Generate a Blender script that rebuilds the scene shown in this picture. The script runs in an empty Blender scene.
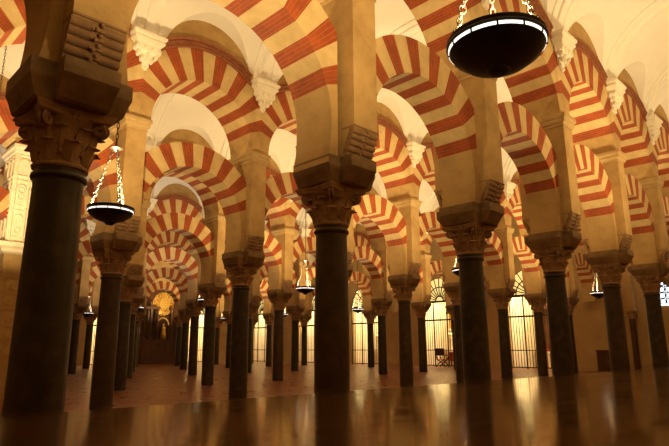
import bpy, bmesh, math, random
from mathutils import Vector, Matrix
random.seed(7)
SC = bpy.context.scene
COL = SC.collection
PI = math.pi

# ------------------------------------------------------------------ layout numbers
A, B = 3.333, 6.636            # column spacing along an arcade, distance between arcades
YAW = 0.7853
X0, Y0 = -0.04, 6.947          # foot of the central column
CAMZ = 1.362
ROT = PI / 2 - YAW
def W(u, v, z=0.0):            # hall coordinates -> world
    s, c = math.sin(YAW), math.cos(YAW)
    return Vector((X0 + u * s - v * c, Y0 + u * c + v * s, z))

# ------------------------------------------------------------------ camera, world, exposure
cd = bpy.data.cameras.new('camera'); cam = bpy.data.objects.new('camera', cd); COL.objects.link(cam)
cd.sensor_width = 36.0; cd.lens = 550.29 / 669 * 36.0; cd.clip_start = 0.02; cd.clip_end = 300
cam.location = (0, 0, CAMZ)
cam.rotation_mode = 'QUATERNION'
cam.rotation_quaternion = (Matrix.Rotation(PI / 2 + 0.2204, 4, 'X') @ Matrix.Rotation(-0.0049, 4, 'Z')).to_quaternion()
SC.camera = cam
world = bpy.data.worlds.new('world'); SC.world = world; world.use_nodes = True
bg = world.node_tree.nodes['Background']
bg.inputs[0].default_value = (1.0, 0.6, 0.28, 1); bg.inputs[1].default_value = 0.01
SC.view_settings.view_transform = 'Standard'; SC.view_settings.look = 'None'
SC.view_settings.gamma = 1.0; SC.view_settings.use_curve_mapping = False
SC.view_settings.exposure = 0.0
LAMP_W = 395.0
SHIFT = 0.05                   # the superstructure sits a little along its arcade
def SH(j, i=0): return (0.02 if i < 0 else 0.09) if j == 0 else SHIFT
def SU(j): return 0.15 if j <= 0 else 0.12
def DZ(j): return -0.06 if j <= 0 else 0.0
LAMP_COL = (1.0, 0.71, 0.33)
CHAPEL_W = 620.0

# ------------------------------------------------------------------ materials
def new_mat(name):
    m = bpy.data.materials.new(name); m.use_nodes = True
    nt = m.node_tree; b = nt.nodes['Principled BSDF']
    return m, nt, b
def noise_mat(name, c1, c2, scale=4.0, rough=0.8, bump=0.1, detail=6, c3=None, bscale=None, metal=0.0, spec=None, coord='Object'):
    m, nt, b = new_mat(name)
    tc = nt.nodes.new('ShaderNodeTexCoord')
    n = nt.nodes.new('ShaderNodeTexNoise'); n.inputs['Scale'].default_value = scale; n.inputs['Detail'].default_value = detail
    n.inputs['Roughness'].default_value = 0.65
    r = nt.nodes.new('ShaderNodeValToRGB')
    r.color_ramp.elements[0].position = 0.32; r.color_ramp.elements[0].color = (*c1, 1)
    r.color_ramp.elements[1].position = 0.68; r.color_ramp.elements[1].color = (*c2, 1)
    if c3:
        e = r.color_ramp.elements.new(0.5); e.color = (*c3, 1)
    nt.links.new(tc.outputs[coord], n.inputs['Vector']); nt.links.new(n.outputs['Fac'], r.inputs['Fac'])
    nt.links.new(r.outputs['Color'], b.inputs['Base Color'])
    b.inputs['Roughness'].default_value = rough; b.inputs['Metallic'].default_value = metal
    if spec is not None: b.inputs['Specular IOR Level'].default_value = spec
    if bump:
        n2 = nt.nodes.new('ShaderNodeTexNoise'); n2.inputs['Scale'].default_value = bscale or scale * 6; n2.inputs['Detail'].default_value = 4
        bp = nt.nodes.new('ShaderNodeBump'); bp.inputs['Strength'].default_value = bump; bp.inputs['Distance'].default_value = 0.02
        nt.links.new(tc.outputs[coord], n2.inputs['Vector']); nt.links.new(n2.outputs['Fac'], bp.inputs['Height'])
        nt.links.new(bp.outputs['Normal'], b.inputs['Normal'])
    return m
def emit_mat(name, c, s):
    m, nt, b = new_mat(name)
    b.inputs['Base Color'].default_value = (*c, 1); b.inputs['Emission Color'].default_value = (*c, 1)
    b.inputs['Emission Strength'].default_value = s
    return m
def brick_mat(name, c1, c2, mortar):
    m, nt, b = new_mat(name)
    uv = nt.nodes.new('ShaderNodeUVMap'); uv.uv_map = 'UVMap'
    br = nt.nodes.new('ShaderNodeTexBrick')
    br.inputs['Scale'].default_value = 1.0; br.inputs['Brick Width'].default_value = 0.30; br.inputs['Row Height'].default_value = 0.052
    br.inputs['Mortar Size'].default_value = 0.004; br.inputs['Mortar Smooth'].default_value = 0.3
    br.inputs['Color1'].default_value = (*c1, 1); br.inputs['Color2'].default_value = (*c2, 1); br.inputs['Mortar'].default_value = (*mortar, 1)
    nt.links.new(uv.outputs['UV'], br.inputs['Vector'])
    tc = nt.nodes.new('ShaderNodeTexCoord'); n = nt.nodes.new('ShaderNodeTexNoise'); n.inputs['Scale'].default_value = 3.0; n.inputs['Detail'].default_value = 6
    nt.links.new(tc.outputs['Object'], n.inputs['Vector'])
    mr = nt.nodes.new('ShaderNodeMapRange'); mr.inputs['From Min'].default_value = 0.3; mr.inputs['From Max'].default_value = 0.7
    mr.inputs['To Min'].default_value = 0.75; mr.inputs['To Max'].default_value = 1.1
    nt.links.new(n.outputs['Fac'], mr.inputs['Value'])
    mx = nt.nodes.new('ShaderNodeMix'); mx.data_type = 'RGBA'; mx.blend_type = 'MULTIPLY'; mx.inputs['Factor'].default_value = 1.0
    nt.links.new(br.outputs['Color'], mx.inputs['A']); nt.links.new(mr.outputs['Result'], mx.inputs['B'])
    nt.links.new(mx.outputs['Result'], b.inputs['Base Color'])
    bp = nt.nodes.new('ShaderNodeBump'); bp.inputs['Strength'].default_value = 0.35; bp.inputs['Distance'].default_value = 0.008; bp.invert = True
    nt.links.new(br.outputs['Fac'], bp.inputs['Height']); nt.links.new(bp.outputs['Normal'], b.inputs['Normal'])
    b.inputs['Roughness'].default_value = 0.85
    return m

M = {}
M['plaster'] = noise_mat('ochre_plaster', (0.36, 0.22, 0.080), (0.52, 0.34, 0.135), 2.2, 0.9, 0.25, c3=(0.45, 0.29, 0.11), bscale=18)
M['cream'] = noise_mat('cream_stone', (0.50, 0.355, 0.155), (0.67, 0.50, 0.245), 3.0, 0.85, 0.15, c3=(0.60, 0.435, 0.20))
M['red'] = brick_mat('red_brick', (0.37, 0.072, 0.013), (0.31, 0.055, 0.010), (0.42, 0.14, 0.045))
M['white'] = noise_mat('white_vault_plaster', (0.84, 0.81, 0.73), (0.91, 0.88, 0.81), 0.6, 0.9, 0.05, bscale=20)
M['corbel'] = noise_mat('white_corbel_plaster', (0.80, 0.74, 0.60), (0.88, 0.82, 0.68), 6, 0.8, 0.1)
M['wall'] = noise_mat('tan_wall_plaster', (0.40, 0.27, 0.12), (0.52, 0.36, 0.17), 0.8, 0.9, 0.15, bscale=12)
M['cornice'] = noise_mat('cornice_stone', (0.40, 0.27, 0.11), (0.54, 0.37, 0.16), 5, 0.85, 0.2)
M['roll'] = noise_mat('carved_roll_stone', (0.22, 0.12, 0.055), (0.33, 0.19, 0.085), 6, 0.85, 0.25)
M['molding'] = noise_mat('brown_brick_molding', (0.24, 0.075, 0.03), (0.33, 0.12, 0.05), 8, 0.85, 0.2)
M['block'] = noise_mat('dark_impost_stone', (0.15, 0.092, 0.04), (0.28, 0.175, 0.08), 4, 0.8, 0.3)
M['capital'] = noise_mat('brown_carved_marble', (0.24, 0.14, 0.07), (0.40, 0.25, 0.13), 7, 0.65, 0.3)
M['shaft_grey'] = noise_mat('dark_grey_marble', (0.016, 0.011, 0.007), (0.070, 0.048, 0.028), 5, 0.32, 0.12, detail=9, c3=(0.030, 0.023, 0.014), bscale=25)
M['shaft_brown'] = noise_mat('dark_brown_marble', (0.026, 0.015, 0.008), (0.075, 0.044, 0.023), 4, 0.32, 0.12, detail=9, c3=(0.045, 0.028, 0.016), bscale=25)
M['black'] = noise_mat('black_iron', (0.010, 0.008, 0.006), (0.022, 0.018, 0.014), 8, 0.45, 0.1, metal=0.3)
M['chain'] = noise_mat('steel_chain', (0.07, 0.06, 0.05), (0.13, 0.11, 0.09), 8, 0.35, 0.0, metal=0.8)
M['band'] = emit_mat('lit_lamp_band', (1.0, 0.93, 0.80), 1.5)
M['gold'] = noise_mat('gilded_carving', (0.55, 0.33, 0.06), (0.85, 0.60, 0.18), 9, 0.35, 0.5, metal=0.7)
M['wood'] = noise_mat('dark_red_wood', (0.055, 0.019, 0.009), (0.10, 0.036, 0.016), 3, 0.4, 0.1)
M['redcloth'] = noise_mat('red_cloth', (0.40, 0.03, 0.02), (0.55, 0.05, 0.03), 8, 0.8, 0.1)
M['ivory'] = noise_mat('ivory_carved_stone', (0.76, 0.68, 0.52), (0.88, 0.81, 0.65), 5, 0.8, 0.2)
M['fanglass'] = emit_mat('lit_fan_glass', (1.0, 0.74, 0.26), 1.0)
M['blueglass'] = emit_mat('lit_blue_white_glass', (0.82, 0.90, 1.0), 2.4)

def slab_mat(name, c1, c2, joint, bw, bh, r0, r1, nscale, bump=0.05, stretch=None, spec=0.5):
    m, nt, b = new_mat(name)
    tc = nt.nodes.new('ShaderNodeTexCoord')
    br = nt.nodes.new('ShaderNodeTexBrick'); br.inputs['Scale'].default_value = 1
    br.inputs['Brick Width'].default_value = bw; br.inputs['Row Height'].default_value = bh
    br.inputs['Mortar Size'].default_value = 0.003
    br.inputs['Color1'].default_value = (*c1, 1); br.inputs['Color2'].default_value = (*c2, 1); br.inputs['Mortar'].default_value = (*joint, 1)
    nt.links.new(tc.outputs['Object'], br.inputs['Vector'])
    n = nt.nodes.new('ShaderNodeTexNoise'); n.inputs['Scale'].default_value = nscale; n.inputs['Detail'].default_value = 8
    mp = nt.nodes.new('ShaderNodeMapping')
    if stretch: mp.inputs['Scale'].default_value = stretch
    nt.links.new(tc.outputs['Object'], mp.inputs['Vector']); nt.links.new(mp.outputs['Vector'], n.inputs['Vector'])
    mr = nt.nodes.new('ShaderNodeMapRange'); mr.inputs['From Min'].default_value = 0.3; mr.inputs['From Max'].default_value = 0.7
    mr.inputs['To Min'].default_value = 0.65; mr.inputs['To Max'].default_value = 1.2
    nt.links.new(n.outputs['Fac'], mr.inputs['Value'])
    mx = nt.nodes.new('ShaderNodeMix'); mx.data_type = 'RGBA'; mx.blend_type = 'MULTIPLY'; mx.inputs['Factor'].default_value = 1
    nt.links.new(br.outputs['Color'], mx.inputs['A']); nt.links.new(mr.outputs['Result'], mx.inputs['B'])
    nt.links.new(mx.outputs['Result'], b.inputs['Base Color'])
    b.inputs['Specular IOR Level'].default_value = spec
    m2 = nt.nodes.new('ShaderNodeMapRange'); m2.inputs['From Min'].default_value = 0.3; m2.inputs['From Max'].default_value = 0.7
    m2.inputs['To Min'].default_value = r0; m2.inputs['To Max'].default_value = r1
    nt.links.new(n.outputs['Fac'], m2.inputs['Value']); nt.links.new(m2.outputs['Result'], b.inputs['Roughness'])
    bp = nt.nodes.new('ShaderNodeBump'); bp.inputs['Strength'].default_value = bump; bp.inputs['Distance'].default_value = 0.01
    nt.links.new(n.outputs['Fac'], bp.inputs['Height']); nt.links.new(bp.outputs['Normal'], b.inputs['Normal'])
    return m
M['floor'] = slab_mat('polished_red_brown_floor', (0.20, 0.060, 0.016), (0.175, 0.052, 0.014), (0.14, 0.042, 0.011), 1.2, 0.6, 0.24, 0.42, 2.5, 0.03)
M['counter'] = slab_mat('polished_brown_counter', (0.075, 0.030, 0.009), (0.075, 0.030, 0.009), (0.075, 0.030, 0.009), 9, 9, 0.06, 0.14, 9, 0.006, (1, 6, 1), 0.2)

# ------------------------------------------------------------------ mesh helpers
def mesh(name, bm, mats, smooth=False, recalc=True, angle=None):
    if recalc: bmesh.ops.recalc_face_normals(bm, faces=bm.faces)
    me = bpy.data.meshes.new(name); bm.to_mesh(me); bm.free()
    for m in mats: me.materials.append(m)
    if smooth:
        for p in me.polygons: p.use_smooth = True
        if angle: me.set_sharp_from_angle(angle=angle)
    return me
def ob(name, me, parent=None, loc=None, rz=None):
    o = bpy.data.objects.new(name, me); COL.objects.link(o)
    if parent: o.parent = parent
    if loc is not None: o.location = loc
    if rz is not None: o.rotation_euler = (0, 0, rz)
    return o
def thing(name, label, cat, loc, rz=ROT, group=None, me=None):
    o = bpy.data.objects.new(name, me); COL.objects.link(o)
    o.location = loc; o.rotation_euler = (0, 0, rz)
    o['label'] = label; o['category'] = cat
    if group: o['group'] = group
    return o
def structure(name, me, loc=(0, 0, 0), rz=0.0):
    o = ob(name, me, None, loc, rz); o['kind'] = 'structure'; return o
def box(bm, x0, x1, y0, y1, z0, z1, mi=0):
    v = [bm.verts.new((x, y, z)) for z in (z0, z1) for y in (y0, y1) for x in (x0, x1)]
    for f in ((0, 2, 3, 1), (4, 5, 7, 6), (0, 1, 5, 4), (2, 6, 7, 3), (0, 4, 6, 2), (1, 3, 7, 5)):
        bm.faces.new([v[i] for i in f]).material_index = mi
def lathe(bm, prof, n=32, cx=0, cy=0, cz=0, mi=0, cap=True):
    rings = []
    for r, z in prof:
        rings.append([bm.verts.new((cx + r * math.cos(2 * PI * k / n), cy + r * math.sin(2 * PI * k / n), cz + z)) for k in range(n)])
    for a, b in zip(rings, rings[1:]):
        for k in range(n):
            bm.faces.new((a[k], a[(k + 1) % n], b[(k + 1) % n], b[k])).material_index = mi
    if cap:
        bm.faces.new(rings[0][::-1]).material_index = mi; bm.faces.new(rings[-1]).material_index = mi
def loft(bm, loops, mi=0, cap=True):
    R = [[bm.verts.new(p) for p in l] for l in loops]
    n = len(R[0])
    for a, b in zip(R, R[1:]):
        for k in range(n):
            bm.faces.new((a[k], a[(k + 1) % n], b[(k + 1) % n], b[k])).material_index = mi
    if cap:
        bm.faces.new(R[0][::-1]).material_index = mi; bm.faces.new(R[-1]).material_index = mi
def tube(bm, pts, r, n=8, mi=0):
    pts = [Vector(p) for p in pts]; loops = []
    for i, p in enumerate(pts):
        d = (pts[min(i + 1, len(pts) - 1)] - pts[max(i - 1, 0)]).normalized()
        a = d.orthogonal().normalized(); b = d.cross(a)
        if loops:
            a = (pa - d * pa.dot(d)).normalized(); b = d.cross(a)
        pa = a
        loops.append([p + (a * math.cos(2 * PI * k / n) + b * math.sin(2 * PI * k / n)) * r for k in range(n)])
    loft(bm, loops, mi)

# ------------------------------------------------------------------ arches
ZBLK, ZCL, RIL, REL = 3.69, 4.21, 1.33, 1.89
HP = 0.225                     # half width of the pier along the arcade
ZCOR0, ZCOR1 = 6.02, 6.28
ZCU, RIU, ZCUE, REU = 6.33, 1.41, 6.56, 2.00
TL, TU = 0.33, 0.50           # half thicknesses

def arch_mesh(name, Ri, zci, Re, zce, umax, zs, t, nv=15, a0=math.radians(20), sub=4):
    bm = bmesh.new(); uvl = bm.loops.layers.uv.new('UVMap')
    secs = []                  # inner, outer, material for the segment after it, arc length
    ns = 6
    def outer(th):
        c, s = math.cos(th), math.sin(th); dz = zci - zce
        bq = dz * s; r = -bq + math.sqrt(bq * bq - (dz * dz - Re * Re))
        if abs(c) > 1e-6: r = min(r, umax / abs(c))
        return (r * c, zci + r * s)
    low = []
    for k in range(ns):
        z = zs + (zci - zs) * k / ns
        low.append(((math.sqrt(Ri * Ri - (0.74 * (z - zci)) ** 2), z), (umax, z), 0, z - zci))
    secs += low
    for k in range(4):
        th = a0 * k / 4; secs.append(((Ri * math.cos(th), zci + Ri * math.sin(th)), outer(th), 0, Ri * th))
    step = (PI - 2 * a0) / nv
    for q in range(nv):
        for k in range(sub):
            th = a0 + step * (q + k / sub)
            secs.append(((Ri * math.cos(th), zci + Ri * math.sin(th)), outer(th), 1 if q % 2 == 0 else 2, Ri * th))
    for k in range(5):
        th = PI - a0 + a0 * k / 4
        secs.append(((Ri * math.cos(th), zci + Ri * math.sin(th)), outer(th), 0, Ri * th))
    for (i, o, m, s) in low[::-1]:
        secs.append(((-i[0], i[1]), (-o[0], o[1]), 0, Ri * PI - s))
    V = []
    for (i, o, m, s) in secs:
        V.append([bm.verts.new((i[0], -t, i[1])), bm.verts.new((i[0], t, i[1])), bm.verts.new((o[0], t, o[1])), bm.verts.new((o[0], -t, o[1]))])
    def quad(vs, uvs, mi):
        f = bm.faces.new(vs); f.material_index = mi
        for l, u in zip(f.loops, uvs): l[uvl].uv = u
    for k in range(len(secs) - 1):
        a, b = V[k], V[k + 1]; mi = secs[k][2]; s0, s1 = secs[k][3], secs[k + 1][3]
        r0 = math.dist(secs[k][0], secs[k][1]); r1 = math.dist(secs[k + 1][0], secs[k + 1][1])
        quad((a[0], a[1], b[1], b[0]), ((0, s0), (2 * t, s0), (2 * t, s1), (0, s1)), mi)
        quad((a[1], a[2], b[2], b[1]), ((0, s0), (r0, s0), (r1, s1), (0, s1)), mi)
        quad((a[2], a[3], b[3], b[2]), ((0, s0), (2 * t, s0), (2 * t, s1), (0, s1)), mi)
        quad((a[3], a[0], b[0], b[3]), ((r0, s0), (0, s0), (0, s1), (r1, s1)), mi)
    bm.faces.new(V[0]).material_index = 0; bm.faces.new(V[-1][::-1]).material_index = 0
    return mesh(name, bm, [M['plaster'], M['red'], M['cream']])
ME_LOW = arch_mesh('lower_arch', RIL, ZCL, REL, ZCL + 0.03, A / 2 - HP - 0.002, ZBLK - 0.05, TL)
ME_UP = arch_mesh('upper_arch', RIU, ZCU, REU, ZCUE, A / 2 - 0.001, ZCOR1 + 0.002, TU)

def ring_mesh():
    bm = bmesh.new(); um = A / 2 - 0.37
    for sgn in (-1, 1):
        for (r0, r1, y1) in ((REU, REU + 0.05, 0.05), (REU + 0.05, REU + 0.17, 0.03), (REU + 0.17, REU + 0.24, 0.09)):
            loops = []
            N = 40
            lim = math.acos(min(1, um / r1))
            for k in range(N + 1):
                th = lim + (PI - 2 * lim) * k / N
                c, s = math.cos(th), math.sin(th)
                def P(r): return (max(-um, min(um, r * c)), ZCUE + r * s)
                a, b = P(r0), P(r1); ya, yb = sgn * (TU + 0.001), sgn * (TU + y1)
                loops.append([(a[0], ya, a[1]), (a[0], yb, a[1]), (b[0], yb, b[1]), (b[0], ya, b[1])])
            loft(bm, loops)
        lim = math.acos(um / (REU + 0.13)) + 0.03
        n = 34
        for k in range(n):
            th = lim + (PI - 2 * lim) * (k + 0.5) / n; c, s = math.cos(th), math.sin(th)
            pts = []
            for y in (TU + 0.02, TU + 0.07):
                for (dr, dt) in ((-0.045, -0.032), (-0.045, 0.032), (0.045, 0.032), (0.045, -0.032)):
                    r = REU + 0.11 + dr; pts.append((r * c - dt * s, sgn * y, ZCUE + r * s + dt * c))
            loft(bm, [pts[:4], pts[4:]])
    return mesh('dentil_molding', bm, [M['molding']])
ME_RING = ring_mesh()

# ------------------------------------------------------------------ column parts
ZN, ZCAP = 2.85, 3.36
def shaft_mesh(mat):
    bm = bmesh.new()
    prof = [(0.225, 0.0), (0.222, 0.3), (0.220, 0.8), (0.215, 1.6), (0.205, 2.4), (0.20, 2.72), (0.203, 2.755),
            (0.222, 2.77), (0.228, 2.79), (0.222, 2.81), (0.205, 2.82), (0.205, 2.85)]
    lathe(bm, prof, 40)
    return mesh('shaft', bm, [mat], True, angle=0.7)
ME_SHAFT = [shaft_mesh(M['shaft_grey']), shaft_mesh(M['shaft_brown'])]

def capital_mesh():
    bm = bmesh.new(); h = ZCAP - ZN
    lathe(bm, [(0.20, 0), (0.225, 0.012), (0.23, 0.03), (0.215, 0.045), (0.21, 0.06), (0.212, 0.2), (0.225, 0.3), (0.25, 0.38), (0.285, 0.43), (0.285, 0.44)], 32, cz=ZN)
    def leaf(ang, z0, hh, w, r0, curl):
        ca, sa = math.cos(ang), math.sin(ang); L = []
        N = 9
        for k in range(N):
            t = k / (N - 1)
            if t < 0.75:
                r = r0 + 0.03 * t + 0.03 * t * t; z = z0 + hh * t / 0.75 * 0.92
            else:
                q = (t - 0.75) / 0.25 * PI * 0.85
                rb = r0 + 0.03 * 0.75 + 0.03 * 0.5625; r = rb + curl * (1 - math.cos(q)); z = z0 + hh * 0.92 + curl * math.sin(q) * 1.1
            ww = w * (0.75 + 0.5 * math.sin(min(1, t * 1.15) * PI * 0.75)) * (1.0 if k % 2 else 0.82) * (1 if t < 0.9 else 0.6)
            th = 0.018
            loop = []
            for (s, d) in ((-1, -0.012), (-0.5, 0.008), (0, 0.022), (0.5, 0.008), (1, -0.012)):
                rr = r + d; loop.append((rr * ca - s * ww * sa, rr * sa + s * ww * ca, z))
            for (s, d) in ((1, -0.012), (0, 0.0), (-1, -0.012)):
                rr = r + d - th; loop.append((rr * ca - s * ww * sa, rr * sa + s * ww * ca, z - 0.004))
            L.append(loop)
        loft(bm, L)
    for k in range(8): leaf(2 * PI * k / 8, ZN + 0.05, 0.15, 0.066, 0.215, 0.035)
    for k in range(8): leaf(2 * PI * (k + 0.5) / 8, ZN + 0.12, 0.21, 0.062, 0.22, 0.036)
    for k in range(4):                          # corner volutes
        ang = PI / 4 + k * PI / 2; ca, sa = math.cos(ang), math.sin(ang)
        pts = []
        for q in range(26):
            t = q / 25 * 2.1 * 2 * PI; rr = 0.058 * (1 - 0.75 * q / 25)
            r = 0.325 - rr * math.cos(t + 2.2) * 1.0; z = ZN + 0.375 + rr * math.sin(t + 2.2)
            pts.append((r * ca, r * sa, z))
        for off in (-0.022, 0.022):
            tube(bm, [(p[0] - off * sa, p[1] + off * ca, p[2]) for p in pts], 0.017, 6)
        tube(bm, [(0.225 * ca, 0.225 * sa, ZN + 0.22), (0.25 * ca, 0.25 * sa, ZN + 0.33), (0.285 * ca, 0.285 * sa, ZN + 0.41)], 0.03, 8)
        am = k * PI / 2; cm, sm = math.cos(am), math.sin(am)   # flower on the abacus
        lathe_pts = [(0.0, 0)]
        for q in range(5):
            t = 2 * PI * q / 5
            px, pz = 0.028 * math.cos(t), 0.028 * math.sin(t)
            bmesh.ops.create_icosphere(bm, subdivisions=1, radius=0.022, matrix=Matrix.Translation((0.275 * cm - px * sm, 0.275 * sm + px * cm, ZN + 0.455 + pz)))
    def abacus(s, z):
        L = []
        for k in range(4):
            for q in range(6):
                t = q / 6; am = -PI / 4 + k * PI / 2
                # concave side from corner k to corner k+1
                u = -1 + 2 * t; d = s * (0.82 + 0.18 * u * u); e = s * u * 1.0
                if q == 0: d = s
                c, si = math.cos(k * PI / 2), math.sin(k * PI / 2)
                L.append((d * c - e * si, d * si + e * c, z))
        return L
    loft(bm, [abacus(0.29, ZN + 0.43), abacus(0.315, ZN + 0.445), abacus(0.32, ZN + 0.475), abacus(0.335, ZN + 0.49), abacus(0.335, ZCAP)])
    return mesh('capital', bm, [M['capital']], True, angle=0.6)
ME_CAP = capital_mesh()

def cross(hu, tu, hv, tv, z):   # cruciform outline
    return [(-hu, -tu, z), (-tv, -tu, z), (-tv, -hv, z), (tv, -hv, z), (tv, -tu, z), (hu, -tu, z),
            (hu, tu, z), (tv, tu, z), (tv, hv, z), (-tv, hv, z), (-tv, tu, z), (-hu, tu, z)]
def block_mesh():
    bm = bmesh.new()
    loft(bm, [cross(0.34, 0.30, 0.37, 0.21, ZCAP), cross(0.37, 0.31, 0.40, 0.215, ZCAP + 0.015), cross(0.405, 0.325, 0.48, 0.225, ZCAP + 0.13),
              cross(0.43, 0.34, 0.53, 0.235, ZCAP + 0.19), cross(0.43, 0.34, 0.53, 0.235, ZBLK)])
    return mesh('impost_block', bm, [M['block']])
ME_BLOCK = block_mesh()

def pier_mesh():
    bm = bmesh.new(); hd = 0.55
    loft(bm, [[(-HP, -y, z), (HP, -y, z), (HP, y, z), (-HP, y, z)] for (y, z) in
              ((0.335, ZBLK + 0.001), (0.335, ZBLK + 0.05), (0.36, ZBLK + 0.10), (0.45, ZBLK + 0.30), (hd - 0.01, ZBLK + 0.36), (hd, ZBLK + 0.37), (hd, ZCOR0))])
    return mesh('pier_body', bm, [M['plaster']])
ME_PIER = pier_mesh()
def cornice_mesh():
    bm = bmesh.new(); hd = 0.55
    L = []
    for (o, z) in ((0, ZCOR0), (0.015, ZCOR0), (0.02, ZCOR0 + 0.05), (0.05, ZCOR0 + 0.07), (0.06, ZCOR0 + 0.10), (0.06, ZCOR0 + 0.15), (0.085, ZCOR0 + 0.18), (0.085, ZCOR1 - 0.02), (0.08, ZCOR1)):
        L.append([(-HP - o, -hd - o, z), (HP + o, -hd - o, z), (HP + o, hd + o, z), (-HP - o, hd + o, z)])
    loft(bm, L)
    return mesh('cornice', bm, [M['cornice']])
ME_CORN = cornice_mesh()
def roll_mesh(sgn):             # five stacked rolls with a plaited band down the middle
    bm = bmesh.new(); n = 5; hz = 0.37 / n
    for k in range(n):
        z = ZBLK + hz * (k + 0.5); y = 0.37 + 0.155 * ((k + 0.35) / n) ** 0.8
        for (x0, x1) in ((-HP - 0.01, -0.055), (0.055, HP + 0.01)):
            tube(bm, [(x0, sgn * y, z), (x0 + 0.01, sgn * y, z), (x1, sgn * y, z)], hz * 0.56, 14)
        box(bm, -0.055, 0.055, *(sorted((sgn * 0.2, sgn * (y + hz * 0.52)))), z - hz / 2, z + hz / 2)
    for k in range(9):
        z = ZBLK + 0.37 * (k + 0.5) / 9; y = 0.37 + 0.155 * (k / 9) ** 0.8 + 0.048
        bmesh.ops.create_icosphere(bm, subdivisions=2, radius=0.022, matrix=Matrix.Translation(((-1) ** k * 0.018, sgn * y, z)))
    box(bm, -HP - 0.005, HP + 0.005, *(sorted((sgn * 0.33, sgn * 0.565))), ZBLK + 0.37, ZBLK + 0.392)
    return mesh('roll_corbel', bm, [M['roll']], True, angle=0.6)
ME_ROLL = {s: roll_mesh(s) for s in (-1, 1)}

def corbel_mesh():              # vault corbel: mould on top, leafy pendant under it; back at y=0, grows to -y
    bm = bmesh.new()
    def rect(w, d, z): return [(-w, -0.002, z), (w, -0.002, z), (w, -d, z), (-w, -d, z)]
    loft(bm, [rect(0.25, 0.20, 7.98), rect(0.28, 0.21, 8.00), rect(0.29, 0.22, 8.05), rect(0.35, 0.26, 8.10), rect(0.36, 0.27, 8.15), rect(0.33, 0.25, 8.17),
              rect(0.37, 0.28, 8.20), rect(0.39, 0.30, 8.23), rect(0.39, 0.30, 8.28)])
    loft(bm, [rect(0.05, 0.05, 7.50), rect(0.08, 0.07, 7.54), rect(0.07, 0.07, 7.64), rect(0.13, 0.11, 7.70), rect(0.14, 0.12, 7.80), rect(0.23, 0.19, 7.86), rect(0.25, 0.21, 7.99)])
    for (z, w, d, n, r) in ((7.92, 0.26, 0.18, 4, 0.06), (7.80, 0.20, 0.14, 3, 0.055), (7.68, 0.12, 0.12, 3, 0.045)):
        for k in range(n):
            x = -w + 2 * w * k / (n - 1)
            for (q, y) in ((0, -d),):
                mat = Matrix.Translation((x, y, z)) @ Matrix.Diagonal((0.8, 0.8, 1.5, 1))
                bmesh.ops.create_icosphere(bm, subdivisions=2, radius=r, matrix=mat)
        for sx in (-1, 1):
            for k in range(2):
                mat = Matrix.Translation((sx * w, -0.06 - d * 0.45 * k, z)) @ Matrix.Diagonal((0.8, 0.8, 1.5, 1))
                bmesh.ops.create_icosphere(bm, subdivisions=2, radius=r, matrix=mat)
    bmesh.ops.create_icosphere(bm, subdivisions=2, radius=0.05, matrix=Matrix.Translation((0, -0.055, 7.49)))
    return mesh('vault_corbel', bm, [M['corbel']], True, angle=0.7)
ME_VC = corbel_mesh()

# ------------------------------------------------------------------ setting
IMAX = 8; JMAX = 6
UR = IMAX * A + 0.155; VB = JMAX * B
START = {0: -1, 1: -1, 2: 0, 3: 0, 4: 1, 5: 1}
def hall_box(name, u0, u1, v0, v1, z0, z1, mat):
    bm = bmesh.new(); box(bm, u0, u1, v0, v1, z0, z1)
    return structure(name, mesh(name, bm, [mat]), W(0, 0), ROT)
hall_box('floor', -3 * A - 0.3, UR + 4, -B - 0.5, VB + 4, -0.2, 0, M['floor'])

def wall_with_openings(name, along, at, s0, s1, ztop, ops, thick, mat):
    """ops: (centre, half width, spring height) arched openings; the wall lies at 'at', its body beyond it"""
    bm = bmesh.new()
    def put(s, d, z): return (at + d, s, z) if along == 'v' else (s, at + d, z)
    def bx(a, b, z0, z1):
        p, q = put(a, 0, z0), put(b, thick, z1)
        box(bm, min(p[0], q[0]), max(p[0], q[0]), min(p[1], q[1]), max(p[1], q[1]), z0, z1)
    cur = s0
    for (c, hw, zs) in sorted(ops):
        bx(cur, c - hw, 0, ztop); cur = c + hw
        N = 20; lo, hi = [], []
        for k in range(N + 1):
            th = PI - PI * k / N
            lo.append((c + hw * math.cos(th), zs + hw * math.sin(th)))
        for (a, b) in zip(lo, lo[1:]):
            pts = [a, b, (b[0], ztop), (a[0], ztop)]
            loft(bm, [[put(s, d, z) for (s, z) in pts] for d in (0, thick)])
    bx(cur, s1, 0, ztop)
    return structure(name, mesh(name, bm, [mat]), W(0, 0), ROT)
GW, GS = 1.60, 4.30
gates_v = [1.5 * B + 0.3, 2.5 * B + 0.2, 3.5 * B + 0.2, 4.5 * B, 5.5 * B]
gates_u = [13.6, 22.6]
wall_with_openings('wall_right', 'v', UR, -B - 0.5, VB, 12, [(g, GW, GS) for g in gates_v], 0.6, M['wall'])
wall_with_openings('wall_back', 'u', VB, -3 * A, UR + 0.6, 12, [(g, 1.2, GS) for g in gates_u], 0.6, M['wall'])
hall_box('wall_front', -3 * A, UR, -B - 0.5, -B, 0, 12, M['wall'])
hall_box('wall_left', -3 * A - 0.3, -3 * A, -B - 0.5, VB, 0, 12, M['wall'])

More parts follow.
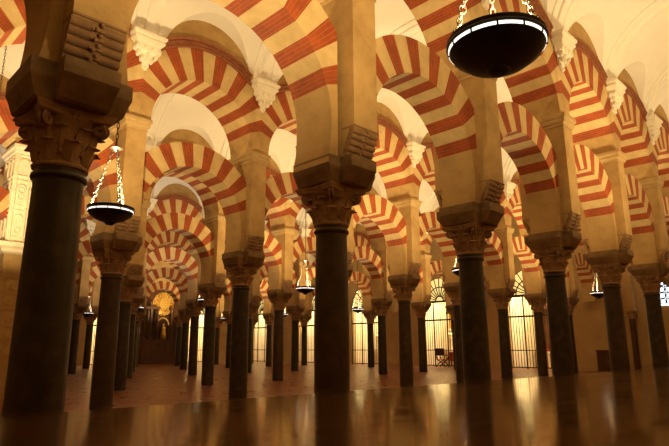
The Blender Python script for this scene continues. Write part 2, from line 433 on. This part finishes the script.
# vaults
HS = B / 2 - 0.49; ZSP = 8.26; HV = 2.05; RLU = 1.24; ZLU = 8.14
def zlun(u, d): return ZLU + math.sqrt(max(0, RLU * RLU - u * u)) + 0.06 * d
def vault_bay(bm, uc, v0):
    us = [-A / 2] + [RLU * math.sin(t) for t in [(-PI / 2) + PI * k / 28 for k in range(29)]] + [A / 2]
    def barrel(phi): return (v0 + B / 2 - HS * math.cos(phi), ZSP + HV * math.sin(phi))
    def phis(u):
        if abs(u) >= RLU - 1e-6: return 0.0
        lo, hi = 0.0, PI / 2
        for _ in range(40):
            m = (lo + hi) / 2; v, z = barrel(m)
            if z < zlun(u, v - v0 - 0.49): lo = m
            else: hi = m
        return lo
    N = 28; cols = []
    for u in us:
        p = phis(u); cols.append([bm.verts.new((uc + u, *barrel(p + (PI - 2 * p) * k / N))) for k in range(N + 1)])
    for a, b in zip(cols, cols[1:]):
        for k in range(N): bm.faces.new((a[k], b[k], b[k + 1], a[k + 1]))
    for side in (0, 1):
        cc = []
        for u in us[1:-1]:
            v, z = barrel(phis(u)); d1 = v - v0 - 0.49; row = []
            for k in range(7):
                d = d1 * k / 6; vv = v0 + 0.49 + d
                if side: vv = 2 * v0 + B - vv
                row.append(bm.verts.new((uc + u, vv, zlun(u, d))))
            cc.append(row)
        for a, b in zip(cc, cc[1:]):
            for k in range(6): bm.faces.new((a[k], b[k], b[k + 1], a[k + 1]))
def rib_mesh():
    bm = bmesh.new(); prof = [(-0.34, -0.02), (-0.34, 0.035), (-0.27, 0.05), (-0.24, 0.05), (-0.22, 0.02), (-0.12, 0.02), (-0.10, 0.07), (-0.06, 0.085),
                              (0.06, 0.085), (0.10, 0.07), (0.12, 0.02), (0.22, 0.02), (0.24, 0.05), (0.27, 0.05), (0.34, 0.035), (0.34, -0.02)]
    loops = []; N = 44
    for k in range(N + 1):
        phi = PI * k / N; c, s = math.cos(phi), math.sin(phi)
        nx, nz = -c / HS, s / HV; l = math.hypot(nx, nz); nx /= l; nz /= l
        loops.append([(u, B / 2 - HS * c - nx * o, ZSP + HV * s - nz * o) for (u, o) in prof])
    loft(bm, loops)
    return mesh('rib', bm, [M['white']], True, angle=0.4)
ME_RIB = rib_mesh()
for m in range(-1, JMAX):
    bm = bmesh.new(); i0 = min(START.get(m, 1), START.get(m + 1, 1)) if m >= 0 else -1
    i0 -= 1
    for i in range(i0, IMAX): vault_bay(bm, (i + 0.5) * A, 0.0)
    me = mesh('ceiling', bm, [M['white']], True, recalc=False, angle=0.9)
    o = structure('ceiling', me, W(SU(m), m * B, -0.06 if m < 0 else 0.0), ROT)
    for i in range(i0, IMAX):
        r = ob('rib', ME_RIB, o, (i * A, 0, 0))

# walls that stand on the upper arches, one per arcade
def spandrel(bm, uc):
    N = 40; um = A / 2; pts = []
    R = REU + 0.004
    lim = math.acos(um / R)
    for k in range(N + 1):
        th = lim + (PI - 2 * lim) * k / N; pts.append((uc + R * math.cos(th), ZCUE + R * math.sin(th)))
    for a, b in zip(pts, pts[1:]):
        loft(bm, [[(a[0], y, a[1]), (b[0], y, b[1]), (b[0], y, 10.4), (a[0], y, 10.4)] for y in (-TU, TU)])
ORD = ['first', 'second', 'third', 'fourth', 'fifth', 'sixth', 'seventh', 'eighth', 'ninth', 'tenth']
for j in range(JMAX):
    bm = bmesh.new()
    for i in range(START[j] - 1, IMAX): spandrel(bm, (i + 0.5) * A)
    structure('wall_above_arcade', mesh('wall_above_arcade', bm, [M['plaster']]), W(SU(j), j * B, DZ(j)), ROT)

# ------------------------------------------------------------------ columns, piers, arches
COLLABEL = {
    (-1, 0): 'thick near column at far left, its dark shaft widest of all in view',
    (0, 0): 'tall dark marble column standing at the centre of the picture',
    (1, 0): 'dark column just right of centre, below the large hanging bowl lamp',
    (2, 0): 'dark column of the nearest arcade, second to the right of the central column',
    (3, 0): 'dark column of the nearest arcade, third to the right of the central column',
    (4, 0): 'dark column at the right edge in front of the blue-white window',
    (0, 1): 'dark column under the left hanging bowl lamp, beside the thick near column',
    (1, 1): 'dark column midway between the left bowl lamp and the central column',
    (2, 1): 'column standing directly behind the central column, hidden by it',
    (3, 1): 'narrower dark column just right of the central column',
}
def pos_words(i, j):
    n = i - START[j]
    if j == 2: n -= 0
    return ORD[n]
ROWN = ['nearest', 'second', 'third', 'fourth', 'fifth', 'farthest']
for j in range(JMAX):
    for i in range(START[j], IMAX):
        rw = ROWN[j] + ' arcade'
        w = pos_words(i, j)
        if (i, j) == (0, 2): continue
        lab = COLLABEL.get((i, j), f'dark marble column, {w} from the left in the {rw}')
        shade = 'grey' if (i * 7 + j * 3) % 3 else 'brown'
        c = thing('marble_column', lab, 'column', W(i * A, j * B), ROT, 'marble columns of the arcades')
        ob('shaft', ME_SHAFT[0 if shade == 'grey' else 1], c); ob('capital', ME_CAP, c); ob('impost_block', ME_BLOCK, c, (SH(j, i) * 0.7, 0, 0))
        k = i - 0 if j == 0 else i
        p = thing('pier', f'square plastered pier on the {w} column from the left, {rw}', 'pier', W(i * A + SH(j, i), j * B), ROT, 'plastered piers above the columns')
        ob('pier_body', ME_PIER, p); ob('cornice', ME_CORN, p)
        for s in (-1, 1):
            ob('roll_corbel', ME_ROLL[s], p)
            sd = 'near' if s < 0 else 'far'
            q = thing('vault_corbel', f'white leafy plaster corbel, {sd} side, above the {w} column of the {rw}', 'corbel',
                      W(i * A + SU(j), j * B + s * TU, DZ(j)), ROT + (0 if s < 0 else PI), 'white vault corbels', ME_VC)
    for i in range(START[j] - 1, IMAX):
        rw = ROWN[j] + ' arcade'; n = i - START[j]
        if n < 0: span = f'reaching left from the first column, {rw}'
        elif i == IMAX - 1: span = f'from last column to end wall, {rw}'
        else: span = f'between {ORD[n]} and {ORD[n + 1]} columns, {rw}'
        locl = W((i + 0.5) * A + SH(j, i + 0.5), j * B, -0.06 if j == 0 else 0.03)
        loc = W((i + 0.5) * A + SU(j), j * B, DZ(j))
        thing('lower_arch', f'lower red and cream horseshoe arch {span}', 'arch', locl, ROT, 'striped lower arches', ME_LOW)
        t = thing('upper_arch', f'upper red and cream round arch {span}', 'arch', loc, ROT, 'striped upper arches')
        ob('voussoirs', ME_UP, t); ob('dentil_molding', ME_RING, t)

# carved pillar at the far left
def carved_pillar():
    t = thing('carved_pillar', 'cream carved stone pillar with tracery and rosette panels at far left', 'pillar', W(0, 2 * B), ROT)
    h = 0.60
    bm = bmesh.new(); box(bm, -h, h, -h, h, 0, 4.0)
    for sx, sy in ((0, -1), (-1, 0), (1, 0), (0, 1)):
        for r in range(8):
            for c in range(2):
                z = 0.35 + r * 0.45; s = -0.28 + c * 0.56
                for (w, d) in ((0.20, 0.03), (0.07, 0.07)):
                    a = (s - w, s + w); b = sorted((0.0, d))
                    if sx == 0:
                        y = sorted((sy * h, sy * (h + d))); box(bm, a[0], a[1], y[0], y[1], z - w, z + w)
                    else:
                        x = sorted((sx * h, sx * (h + d))); box(bm, x[0], x[1], a[0], a[1], z - w, z + w)
    ob('panelled_base', mesh('panelled_base', bm, [M['cornice']]), t)
    bm = bmesh.new(); L = []
    for (o, z) in ((0.03, 4.0), (0.10, 4.05), (0.12, 4.14), (0.20, 4.20), (0.20, 4.32), (0.08, 4.36)):
        e = h + o; L.append([(-e, -e, z), (e, -e, z), (e, e, z), (-e, e, z)])
    loft(bm, L); ob('cornice', mesh('cornice', bm, [M['ivory']]), t)
    bm = bmesh.new(); box(bm, -h + .04, h - .04, -h + .04, h - .04, 4.34, 7.1)
    g = h - 0.04
    for q in range(4):
        c, s = math.cos(q * PI / 2), math.sin(q * PI / 2)
        def R(x, y, z): return (x * c - y * s, x * s + y * c, z)
        for x in (-0.52, -0.18, 0.18, 0.52):
            tube(bm, [R(x, -g - 0.01, 4.36), R(x, -g - 0.01, 7.05)], 0.035, 6)
        for z in (4.5, 5.3, 5.45, 6.2, 6.35, 6.98):
            tube(bm, [R(-g, -g - 0.01, z), R(g, -g - 0.01, z)], 0.028, 6)
        for x in (-0.35, 0, 0.35):
            for z in (5.05, 5.95, 6.75):
                pts = [R(x + 0.12 * math.cos(a), -g - 0.02, z + 0.12 * math.sin(a)) for a in [PI * k / 8 for k in range(9)]]
                tube(bm, pts, 0.022, 5)
            for z in (5.7, 5.9, 4.7):
                pts = [R(x + 0.08 * math.cos(a), -g - 0.02, z + 0.08 * math.sin(a)) for a in [2 * PI * k / 10 for k in range(11)]]
                tube(bm, pts, 0.02, 5)
    ob('traceried_shaft', mesh('traceried_shaft', bm, [M['ivory']]), t)
    bm = bmesh.new(); L = []
    for (o, z) in ((0.0, 7.02), (0.05, 7.06), (0.07, 7.14), (0.12, 7.18), (0.12, 7.28)):
        e = h + o - .02; L.append([(-e, -e, z), (e, -e, z), (e, e, z), (-e, e, z)])
    loft(bm, L); ob('cap_molding', mesh('cap_molding', bm, [M['ivory']]), t)
carved_pillar()

# ------------------------------------------------------------------ hanging lamps
LZ = CAMZ + 2.02
LS = 0.90                      # size of the bowl lamps
def lamp_meshes():
    d = {}
    bm = bmesh.new()
    lathe(bm, [(0.02, -0.215), (0.05, -0.21), (0.085, -0.185), (0.09, -0.165), (0.12, -0.16), (0.24, -0.115), (0.335, -0.045), (0.362, 0.0), (0.368, 0.006), (0.345, 0.006), (0.30, -0.02), (0.15, -0.07), (0.01, -0.075)], 48)
    d['bowl'] = mesh('bowl', bm, [M['black']], True, angle=0.6)
    bm = bmesh.new(); lathe(bm, [(0.362, 0.004), (0.374, 0.010), (0.374, 0.030), (0.366, 0.036), (0.352, 0.036), (0.352, 0.004)], 48, cap=False)
    d['light_band'] = mesh('light_band', bm, [M['band']], True)
    bm = bmesh.new(); lathe(bm, [(0.345, 0.034), (0.378, 0.034), (0.388, 0.042), (0.380, 0.060), (0.386, 0.085), (0.380, 0.092), (0.345, 0.092), (0.345, 0.034)], 48, cap=False)
    for k in range(12):
        a = 2 * PI * k / 12; tube(bm, [(0.373 * math.cos(a), 0.373 * math.sin(a), 0.0), (0.373 * math.cos(a), 0.373 * math.sin(a), 0.05)], 0.008, 6)
    d['rim'] = mesh('rim', bm, [M['black']], True, angle=0.6)
    def link(bm, c, d_, up, L, wd, r):
        c = Vector(c); pts = [c + d_ * (L / 2 * math.cos(t)) + up * (wd * math.sin(t)) for t in [2 * PI * k / 10 for k in range(11)]]
        tube(bm, pts, r, 5)
    bm = bmesh.new(); p0 = Vector((0.345, 0, 0.07)); p1 = Vector((0.03, 0, 1.05)); dd = (p1 - p0); n = 20; dn = dd.normalized()
    s1 = Vector((0, 1, 0)); s2 = dn.cross(s1)
    for k in range(n):
        link(bm, p0 + dd * ((k + 0.5) / n), dn, s1 if k % 2 else s2, dd.length / n * 1.35, 0.019 if k % 4 else 0.03, 0.0065)
    d['chain'] = mesh('chain', bm, [M['chain']], True)
    bm = bmesh.new(); lathe(bm, [(0.01, 0.99), (0.03, 1.01), (0.10, 1.045), (0.10, 1.055), (0.03, 1.075), (0.012, 1.12)], 24)
    d['hub'] = mesh('hub', bm, [M['chain']], True, angle=0.6)
    top = ZSP + HV - LZ; bm = bmesh.new(); n = 62
    for k in range(n):
        z = 1.11 + (top - 1.11) * (k + 0.5) / n
        link(bm, (0, 0, z), Vector((0, 0, 1)), Vector((1, 0, 0)) if k % 2 else Vector((0, 1, 0)), (top - 1.11) / n * 1.3, 0.02, 0.006)
    d['suspension_chain'] = mesh('suspension_chain', bm, [M['black']], True)
    return d
LM = lamp_meshes()
for k in ('bowl', 'light_band', 'rim'):
    LM[k].transform(Matrix.Scale(LS, 4))
LM['chain'].transform(Matrix.Diagonal((LS, LS, 1, 1)))
LD = bpy.data.lights.new('lamp_light', 'AREA'); LD.shape = 'DISK'; LD.size = 0.5; LD.energy = LAMP_W; LD.color = LAMP_COL
LF = LD.copy(); LF.energy = LAMP_W * 0.42; LF.color = (1.0, 0.78, 0.52)
def lamp(u, v, label):
    p = W(u, v, LZ)
    if B < v < 2 * B and u < 0: p += Vector((-0.36, 0.0, 0.0))
    if v < 0 and u < 0: p += Vector((-0.09, 0.0, 0.02))
    t = thing('hanging_lamp', label, 'lamp', p, ROT, 'round black bowl lamps hanging from the vaults')
    far = v > 1.9 * B and u < 4 * A
    for k in ('bowl', 'light_band', 'rim', 'hub', 'suspension_chain'): ob(k, LM[k], t)
    for k in range(3):
        o = ob('chain', LM['chain'], t); o.rotation_euler = (0, 0, 2 * PI * k / 3 + 0.5)
    l = bpy.data.objects.new('lamp_light', LF if far else LD); COL.objects.link(l); l.parent = t; l.location = (0, 0, 0.10); l.rotation_euler = (PI, 0, 0)
LL = {(0, -1): 'large black bowl lamp on chains at upper right, nearest of the hanging lamps',
      (0, 0): 'black bowl lamp on chains hanging at left beside the thick near column',
      (0, 1): 'hanging lamp whose chain shows at the far left edge',
      (1, 0): 'small bowl lamp just left of the column right of centre',
      (1, 1): 'small bowl lamp hanging just left of the central column',
      (1, 2): 'small bowl lamp left of the column midway between left lamp and centre',
      (2, 0): 'small bowl lamp behind the columns at the right, near the end wall',
      (1, -1): 'bowl lamp of the nearest nave, beyond the right edge'}
for m in range(-1, JMAX):
    for k in range(0, 3):
        u = (-0.45 + 3 * k) * A
        if m >= 3 and k == 0: continue
        v = (m + 0.5) * B
        lamp(u, v, LL.get((k, m), f'tiny far bowl lamp in the {ORD[m + 1]} nave from the camera, {ORD[k]} along its length'))

# ------------------------------------------------------------------ chapels with iron gates
def chapel(name_n, along, at, c, hw, W_):
    bm = bmesh.new(); d0, d1 = 0.6, 3.2; e = hw + 0.5
    def bx(a, b, p, q, z0, z1, mi=0):
        if along == 'v': box(bm, at + p, at + q, a, b, z0, z1, mi)
        else: box(bm, a, b, at + p, at + q, z0, z1, mi)
    bx(c - e, c + e, d1, d1 + 0.2, 0, 7); bx(c - e - 0.2, c - e, d0, d1 + 0.2, 0, 7); bx(c + e, c + e + 0.2, d0, d1 + 0.2, 0, 7)
    bx(c - e - 0.2, c + e + 0.2, d0, d1 + 0.2, 7, 7.2)
    structure('wall_chapel_%d' % name_n, mesh('wall_chapel', bm, [M['ivory']]), W(0, 0), ROT)
    L = bpy.data.lights.new('chapel_light', 'AREA'); L.size = 1.2; L.energy = CHAPEL_W; L.color = (1.0, 0.80, 0.46)
    o = bpy.data.objects.new('chapel_light', L); COL.objects.link(o)
    p = W(at + 1.9, c, 6.8) if along == 'v' else W(c, at + 1.9, 6.8)
    o.location = p
def gate(along, at, c, hw, label):
    loc = W(at + 0.15, c) if along == 'v' else W(c, at + 0.15)
    t = thing('iron_gate', label, 'gate', loc, ROT + (PI / 2 if along == 'v' else 0), 'iron chapel gates')
    bm = bmesh.new(); n = int(hw * 2 / 0.17)
    for k in range(1, n):
        x = -hw + 2 * hw * k / n; tube(bm, [(x, 0, 0.05), (x, 0, GS - 0.05)], 0.02, 6)
        bmesh.ops.create_icosphere(bm, subdivisions=1, radius=0.03, matrix=Matrix.Translation((x, 0, 2.2)))
    ob('bars', mesh('bars', bm, [M['black']]), t)
    bm = bmesh.new()
    for z, h in ((0.05, 0.06), (1.05, 0.05), (3.02, 0.10), (GS - 0.06, 0.13)): box(bm, -hw, hw, -0.04, 0.04, z, z + h)
    for x in (-hw + 0.03, -hw / 3, hw / 3, hw - 0.03): box(bm, x - 0.03, x + 0.03, -0.04, 0.04, 0, GS)
    ob('frame', mesh('frame', bm, [M['black']]), t)
    bm = bmesh.new(); r = hw - 0.04
    for k in range(13):
        a = PI * k / 12; tube(bm, [(0.3 * math.cos(a), 0, GS + 0.06 + 0.3 * math.sin(a)), (r * math.cos(a), 0, GS + 0.06 + r * math.sin(a))], 0.035, 6)
    for rr in (0.3, r * 0.6, r): tube(bm, [(rr * math.cos(PI * k / 20), 0, GS + 0.06 + rr * math.sin(PI * k / 20)) for k in range(21)], 0.04, 6)
    f = ob('fanlight', mesh('fanlight', bm, [M['black']]), t)
    bm = bmesh.new(); pts = [(r * math.cos(PI * k / 20), GS + 0.06 + r * math.sin(PI * k / 20)) for k in range(21)]
    sg = -1 if along == 'v' else 1
    loft(bm, [[(x, sg * y, z) for (x, z) in pts] for y in (0.05, 0.06)])
    ob('pane', mesh('pane', bm, [M['fanglass']]), f)
GL = ['iron gate with fanlight seen between the fourth and fifth columns from the right',
      'iron gate with fanlight right of the narrower column, X-shaped chair before it',
      'iron chapel gate with fanlight just right of the central column',
      'iron chapel gate seen just left of the central column',
      'farthest iron chapel gate on the right-hand end wall']
for n, g in enumerate(gates_v):
    chapel(n + 1, 'v', UR, g, GW, CHAPEL_W); gate('v', UR, g, GW, GL[n])
for n, g in enumerate(gates_u):
    chapel(n + 6, 'u', VB, g, 1.2, CHAPEL_W)
    gate('u', VB, g, 1.2, ['iron gate in the back wall left of the golden altar', 'iron gate in the back wall right of the golden altar'][n])

# statues and furniture in the chapels
def statue(u, v, label, h=1.5, zb=1.0, rz=0.0):
    t = thing('altar_figure', label, 'statue', W(u, v), ROT + rz, 'pale carved figures in the chapels')
    bm = bmesh.new(); box(bm, -0.28, 0.28, -0.45, 0.45, 0, zb * 0.85); box(bm, -0.34, 0.34, -0.52, 0.52, zb * 0.85, zb)
    ob('pedestal', mesh('pedestal', bm, [M['ivory']]), t)
    bm = bmesh.new()
    lathe(bm, [(0.26, 0), (0.25, 0.1), (0.21, 0.5), (0.18, 0.8), (0.21, 1.05), (0.22, 1.15), (0.12, 1.24), (0.06, 1.27), (0.06, 1.31), (0.10, 1.37), (0.105, 1.43), (0.08, 1.50), (0.02, 1.54)], 20, cz=zb)
    for s in (-1, 1): tube(bm, [(0, s * 0.19, zb + 1.12), (-0.06, s * 0.25, zb + 0.9), (-0.2, s * 0.1, zb + 0.85)], 0.05, 8)
    ob('robed_body', mesh('robed_body', bm, [M['ivory']], True, angle=0.8), t)
for n, g in enumerate(gates_v):
    statue(UR + 1.9, g + 0.45, ['pale carved figure inside the brightest chapel', 'pale carved figure behind the gate with the X-shaped chair', 'pale carved figure in the chapel right of the central column',
           'pale carved figure in the chapel left of the central column', 'pale carved figure in the farthest chapel'][n])

def retable(u, v, label):
    t = thing('chapel_retable', label, 'altar', W(u, v), ROT, 'small retables in the chapels')
    bm = bmesh.new(); box(bm, -0.35, 0.25, -1.0, 1.0, 0, 1.0); box(bm, -0.42, 0.25, -1.08, 1.08, 1.0, 1.1)
    ob('altar_table', mesh('altar_table', bm, [M['redcloth']]), t)
    bm = bmesh.new(); box(bm, 0.05, 0.25, -1.15, 1.15, 1.1, 3.6); box(bm, -0.15, 0.25, -1.3, 1.3, 3.6, 3.8); box(bm, -0.05, 0.25, -0.8, 0.8, 3.8, 4.3)
    ob('panel', mesh('panel', bm, [M['wood']]), t)
    for y in (-1.05, -0.65, 0.65, 1.05):
        bm = bmesh.new(); lathe(bm, [(0.12, 1.1), (0.12, 1.2), (0.08, 1.25), (0.09, 2.0), (0.075, 3.3), (0.12, 3.45), (0.13, 3.6)], 12, cx=-0.03, cy=y)
        ob('small_column', mesh('small_column', bm, [M['gold']], True, angle=0.7), t)
for n, g in enumerate(gates_v):
    if n != 2:
        retable(UR + 2.9, g, ['gilt-columned retable inside the chapel nearest the right edge', 'gilt-columned retable in the chapel behind the X-legged chair', '',
            'gilt-columned retable in the chapel left of the central column', 'gilt-columned retable in the farthest chapel'][n])

def folding_chair(u, v):
    t = thing('folding_chair', 'dark X-legged wooden armchair in front of the chapel gate', 'chair', W(u, v), ROT + PI / 2)
    for y in (-0.22, 0.22):
        bm = bmesh.new()
        for s in (-1, 1):
            pts = [(s * 0.34 * math.cos(q), y, 0.03 + 0.62 * (1 - abs(math.cos(q))) * 0 + 0.0 + 0.0 + z) for q, z in ((0, 0), (0.9, 0.16), (1.57, 0.33))]
            pts += [(-s * 0.22, y, 0.48), (-s * 0.34, y, 0.72)]
            tube(bm, pts, 0.035, 8)
        ob('crossed_leg', mesh('crossed_leg', bm, [M['wood']], True), t)
    bm = bmesh.new(); box(bm, -0.30, 0.30, -0.24, 0.24, 0.46, 0.50); ob('seat', mesh('seat', bm, [M['redcloth']]), t)
    for s in (-1, 1):
        bm = bmesh.new(); box(bm, s * 0.34 - 0.04, s * 0.34 + 0.04, -0.28, 0.26, 0.73, 0.78); ob('armrest', mesh('armrest', bm, [M['wood']]), t)
    bm = bmesh.new(); box(bm, -0.34, 0.34, 0.24, 0.28, 0.75, 1.2); ob('backrest', mesh('backrest', bm, [M['wood']]), t)
folding_chair(UR - 0.7, gates_v[1] - 0.6)
def covered_table(u, v, label):
    t = thing('covered_table', label, 'table', W(u, v), ROT)
    bm = bmesh.new(); box(bm, -0.35, 0.35, -0.7, 0.7, 0.86, 0.92)
    for k in range(24):
        pass
    ob('top', mesh('top', bm, [M['wood']]), t)
    bm = bmesh.new(); loops = []
    for (z, a) in ((0.35, 0.03), (0.6, 0.015), (0.93, 0.0), (0.94, -0.02)):
        L = []
        P = [(-0.37, -0.72), (0.37, -0.72), (0.37, 0.72), (-0.37, 0.72)]
        for (p, q) in zip(P, P[1:] + P[:1]):
            for k in range(10):
                s = k / 10; wv = a * math.sin(k * 2.5)
                x, y = p[0] + (q[0] - p[0]) * s, p[1] + (q[1] - p[1]) * s
                L.append((x * (1 + wv), y * (1 + wv), z))
        loops.append(L)
    loft(bm, loops); ob('cloth', mesh('cloth', bm, [M['redcloth']]), t)
    for x in (-0.3, 0.3):
        for y in (-0.64, 0.64):
            bm = bmesh.new(); box(bm, x - 0.03, x + 0.03, y - 0.03, y + 0.03, 0, 0.36); ob('leg', mesh('leg', bm, [M['wood']]), t)
covered_table(UR + 1.3, gates_v[1] - 0.8, 'table with a red cloth inside the chapel behind the X-legged chair')

# engaged columns and window on the end wall at the right
for s, lb in ((1, 'slender wall column with small capital near the right edge'), (-1, 'slender wall column past the right edge, beside the blue-white window')):
    t = thing('wall_column', lb, 'column', W(UR - 0.24, 0.5 * B + s * 1.35), ROT)
    bm = bmesh.new(); lathe(bm, [(0.20, 0), (0.20, 0.12), (0.15, 0.16), (0.145, 2.6), (0.16, 2.62), (0.15, 2.66)], 24); ob('shaft', mesh('shaft', bm, [M['wood']], True, angle=0.6), t)
    bm = bmesh.new(); lathe(bm, [(0.15, 2.66), (0.17, 2.75), (0.19, 2.80), (0.17, 2.84), (0.20, 2.95), (0.23, 3.0), (0.23, 3.08)], 24); ob('capital', mesh('capital', bm, [M['capital']], True, angle=0.6), t)
    bm = bmesh.new(); box(bm, -0.24, 0.24, -0.26, 0.26, 3.08, 3.3); box(bm, -0.2, 0.24, -0.22, 0.22, 3.3, 4.9); ob('block', mesh('block', bm, [M['plaster']]), t)
def stained_window():
    bm = bmesh.new(); pts = []
    for k in range(33):
        a = PI * k / 32; r = 0.75 * (1 + 0.10 * abs(math.sin(4 * a))); pts.append((r * math.cos(a) * 0.8, r * math.sin(a)))
    pts = [(-pts[0][0], -0.75)] [:0] + pts + [(-0.6, -0.8), (0.6, -0.8)]
    loft(bm, [[(x, y, z + 4.1) for (x, z) in [(p[0], p[1]) for p in pts]] for x in (-0.03, 0.03) for y in ()] or [[(x, p[0], p[1] + 4.1) for p in pts] for x in (-0.03, 0.0)])
    w = structure('window_1', mesh('window_1', bm, [M['blueglass']]), W(UR, 0.5 * B), ROT)
    bm = bmesh.new()
    for (cy, cz, rr) in [(y * 0.3, 3.5 + z * 0.3, 0.13) for y in (-1.5, -0.5, 0.5, 1.5) for z in range(5)]:
        tube(bm, [(-0.05, cy + rr * math.cos(2 * PI * k / 8), cz + rr * math.sin(2 * PI * k / 8)) for k in range(9)], 0.022, 5)
    for y in (-0.3, 0, 0.3): tube(bm, [(-0.05, y, 3.3), (-0.05, y, 4.75)], 0.02, 5)
    for z in (3.65, 3.95, 4.25, 4.55): tube(bm, [(-0.05, -0.58, z), (-0.05, 0.58, z)], 0.02, 5)
    ob('lattice', mesh('lattice', bm, [M['black']]), w)
stained_window()
def cabinet(u, v, w, h, label):
    t = thing('wooden_cabinet', label, 'cabinet', W(u, v), ROT)
    bm = bmesh.new(); box(bm, -0.25, 0.25, -w / 2, w / 2, 0.06, h); box(bm, -0.29, 0.29, -w / 2 - 0.04, w / 2 + 0.04, h, h + 0.05); box(bm, -0.28, 0.28, -w / 2 - 0.03, w / 2 + 0.03, 0, 0.08)
    ob('body', mesh('body', bm, [M['wood']]), t)
    for s in (-1, 1):
        bm = bmesh.new(); y = s * w / 4; box(bm, -0.275, -0.25, y - w / 4 + 0.03, y + w / 4 - 0.03, 0.14, h - 0.06); box(bm, -0.285, -0.27, y - w / 4 + 0.1, y + w / 4 - 0.1, 0.22, h - 0.14)
        dr = ob('door', mesh('door', bm, [M['wood']]), t)
        bm = bmesh.new(); bmesh.ops.create_icosphere(bm, subdivisions=1, radius=0.02, matrix=Matrix.Translation((-0.295, y - s * (w / 4 - 0.07), h / 2))); ob('knob', mesh('knob', bm, [M['gold']]), dr)
cabinet(UR - 0.35, 6.0, 1.0, 1.05, 'low dark wooden cabinet against the end wall at right')

# ------------------------------------------------------------------ altar at the end of the diagonal view
def altar():
    u0 = 18.5; t = thing('altarpiece', 'dark wooden altarpiece with columns around a round golden relief', 'altar', W(u0, VB - 0.7), ROT)
    w = 2.1
    bm = bmesh.new(); box(bm, -w, w, -0.5, 0.6, 0, 0.25); box(bm, -w + 0.1, w - 0.1, -0.4, 0.6, 0.25, 1.9); box(bm, -w, w, -0.5, 0.6, 1.9, 2.0)
    for k in range(6): x = -w + 0.45 + k * 0.66; box(bm, x - 0.25, x + 0.25, -0.44, -0.38, 0.45, 1.7)
    ob('base', mesh('base', bm, [M['wood']]), t)
    bm = bmesh.new(); box(bm, -w + 0.1, w - 0.1, 0.3, 0.6, 2.0, 6.2); ob('back_panel', mesh('back_panel', bm, [M['wood']]), t)
    for x in (-1.85, -1.25, -0.65, 0.65, 1.25, 1.85):
        bm = bmesh.new(); lathe(bm, [(0.15, 2.0), (0.15, 2.12), (0.10, 2.16), (0.12, 2.6), (0.095, 3.2), (0.115, 3.8), (0.09, 4.3), (0.15, 4.4), (0.16, 4.5)], 14, cx=x, cy=-0.1)
        ob('altar_column', mesh('altar_column', bm, [M['wood']], True, angle=0.7), t)
    bm = bmesh.new()
    for x0, x1 in ((-2.0, -0.5), (0.5, 2.0)): box(bm, x0, x1, -0.28, 0.4, 4.5, 4.7)
    for x in (-1.85, -1.25, 1.25, 1.85): lathe(bm, [(0.1, 4.7), (0.13, 4.85), (0.06, 5.0), (0.09, 5.1), (0.02, 5.35)], 10, cx=x, cy=0)
    ob('entablature', mesh('entablature', bm, [M['wood']]), t)
    bm = bmesh.new()
    def disc(cx, cz, r, d):
        pts = [(cx + r * math.cos(2 * PI * k / 40) * (1 + 0.06 * (k % 2)), cz + r * math.sin(2 * PI * k / 40) * (1 + 0.06 * (k % 2))) for k in range(40)]
        loft(bm, [[(x, 0.3, z) for x, z in pts], [(x, 0.3 - d, z) for x, z in pts]])
    disc(0, 5.0, 0.95, 0.08); disc(0, 5.0, 0.45, 0.2)
    random.seed(3)
    for k in range(70):
        a = random.random() * 2 * PI; r = 0.95 * math.sqrt(random.random())
        bmesh.ops.create_icosphere(bm, subdivisions=1, radius=0.05 + 0.07 * random.random(), matrix=Matrix.Translation((r * math.cos(a), 0.2, 5.0 + r * math.sin(a))))
    tube(bm, [(0.55 * math.cos(PI * k / 12), 0.15, 3.2 + 0.6 * math.sin(PI * k / 12)) for k in range(13)], 0.07, 8)
    ob('golden_relief', mesh('golden_relief', bm, [M['gold']]), t)
    bm = bmesh.new(); lathe(bm, [(0.25, 2.0), (0.22, 2.5), (0.16, 2.8), (0.19, 3.0), (0.07, 3.08), (0.09, 3.2), (0.02, 3.32)], 16, cy=0.0)
    ob('figure', mesh('figure', bm, [M['gold']], True), t)
    l = bpy.data.lights.new('altar_light', 'SPOT'); l.energy = 80; l.color = (1, 0.78, 0.4); l.spot_size = 1.0; l.shadow_soft_size = 0.1
    o = bpy.data.objects.new('altar_light', l); COL.objects.link(o); o.parent = t; o.location = (0, -2.2, 2.2)
    o.rotation_euler = (Vector((0, 0.3, 4.9)) - Vector(o.location)).to_track_quat('-Z', 'Y').to_euler()
altar()

# ------------------------------------------------------------------ polished counter the camera looks across
def counter():
    h = 0.07; ang = math.radians(49.9); d = Vector((math.sin(ang), math.cos(ang), 0)); nrm = Vector((math.cos(ang), -math.sin(ang), 0))
    y = h / math.tan(math.radians(4.41)) * math.tan(math.radians(4.41)) / 0.0771
    edge = Vector((0, y, 0))
    t = thing('polished_counter', 'long polished dark brown counter across the foreground', 'counter', (edge.x, edge.y, 0), math.atan2(d.y, d.x))
    # local x along the edge, local -y towards the camera
    ztop = CAMZ - h
    bm = bmesh.new(); box(bm, -2.2, 3.2, -1.35, 0, ztop - 0.05, ztop)
    bmesh.ops.bevel(bm, geom=bm.edges[:], offset=0.006, segments=2, affect='EDGES')
    ob('top', mesh('top', bm, [M['counter']]), t)
    bm = bmesh.new(); box(bm, -2.1, 3.1, -1.25, -0.1, 0.1, ztop - 0.05); box(bm, -2.05, 3.05, -1.2, -0.15, 0, 0.1)
    for k in range(6): x = -2.0 + k * 0.86; box(bm, x, x + 0.74, -0.1, -0.08, 0.2, ztop - 0.15)
    ob('body', mesh('body', bm, [M['wood']]), t)
counter()
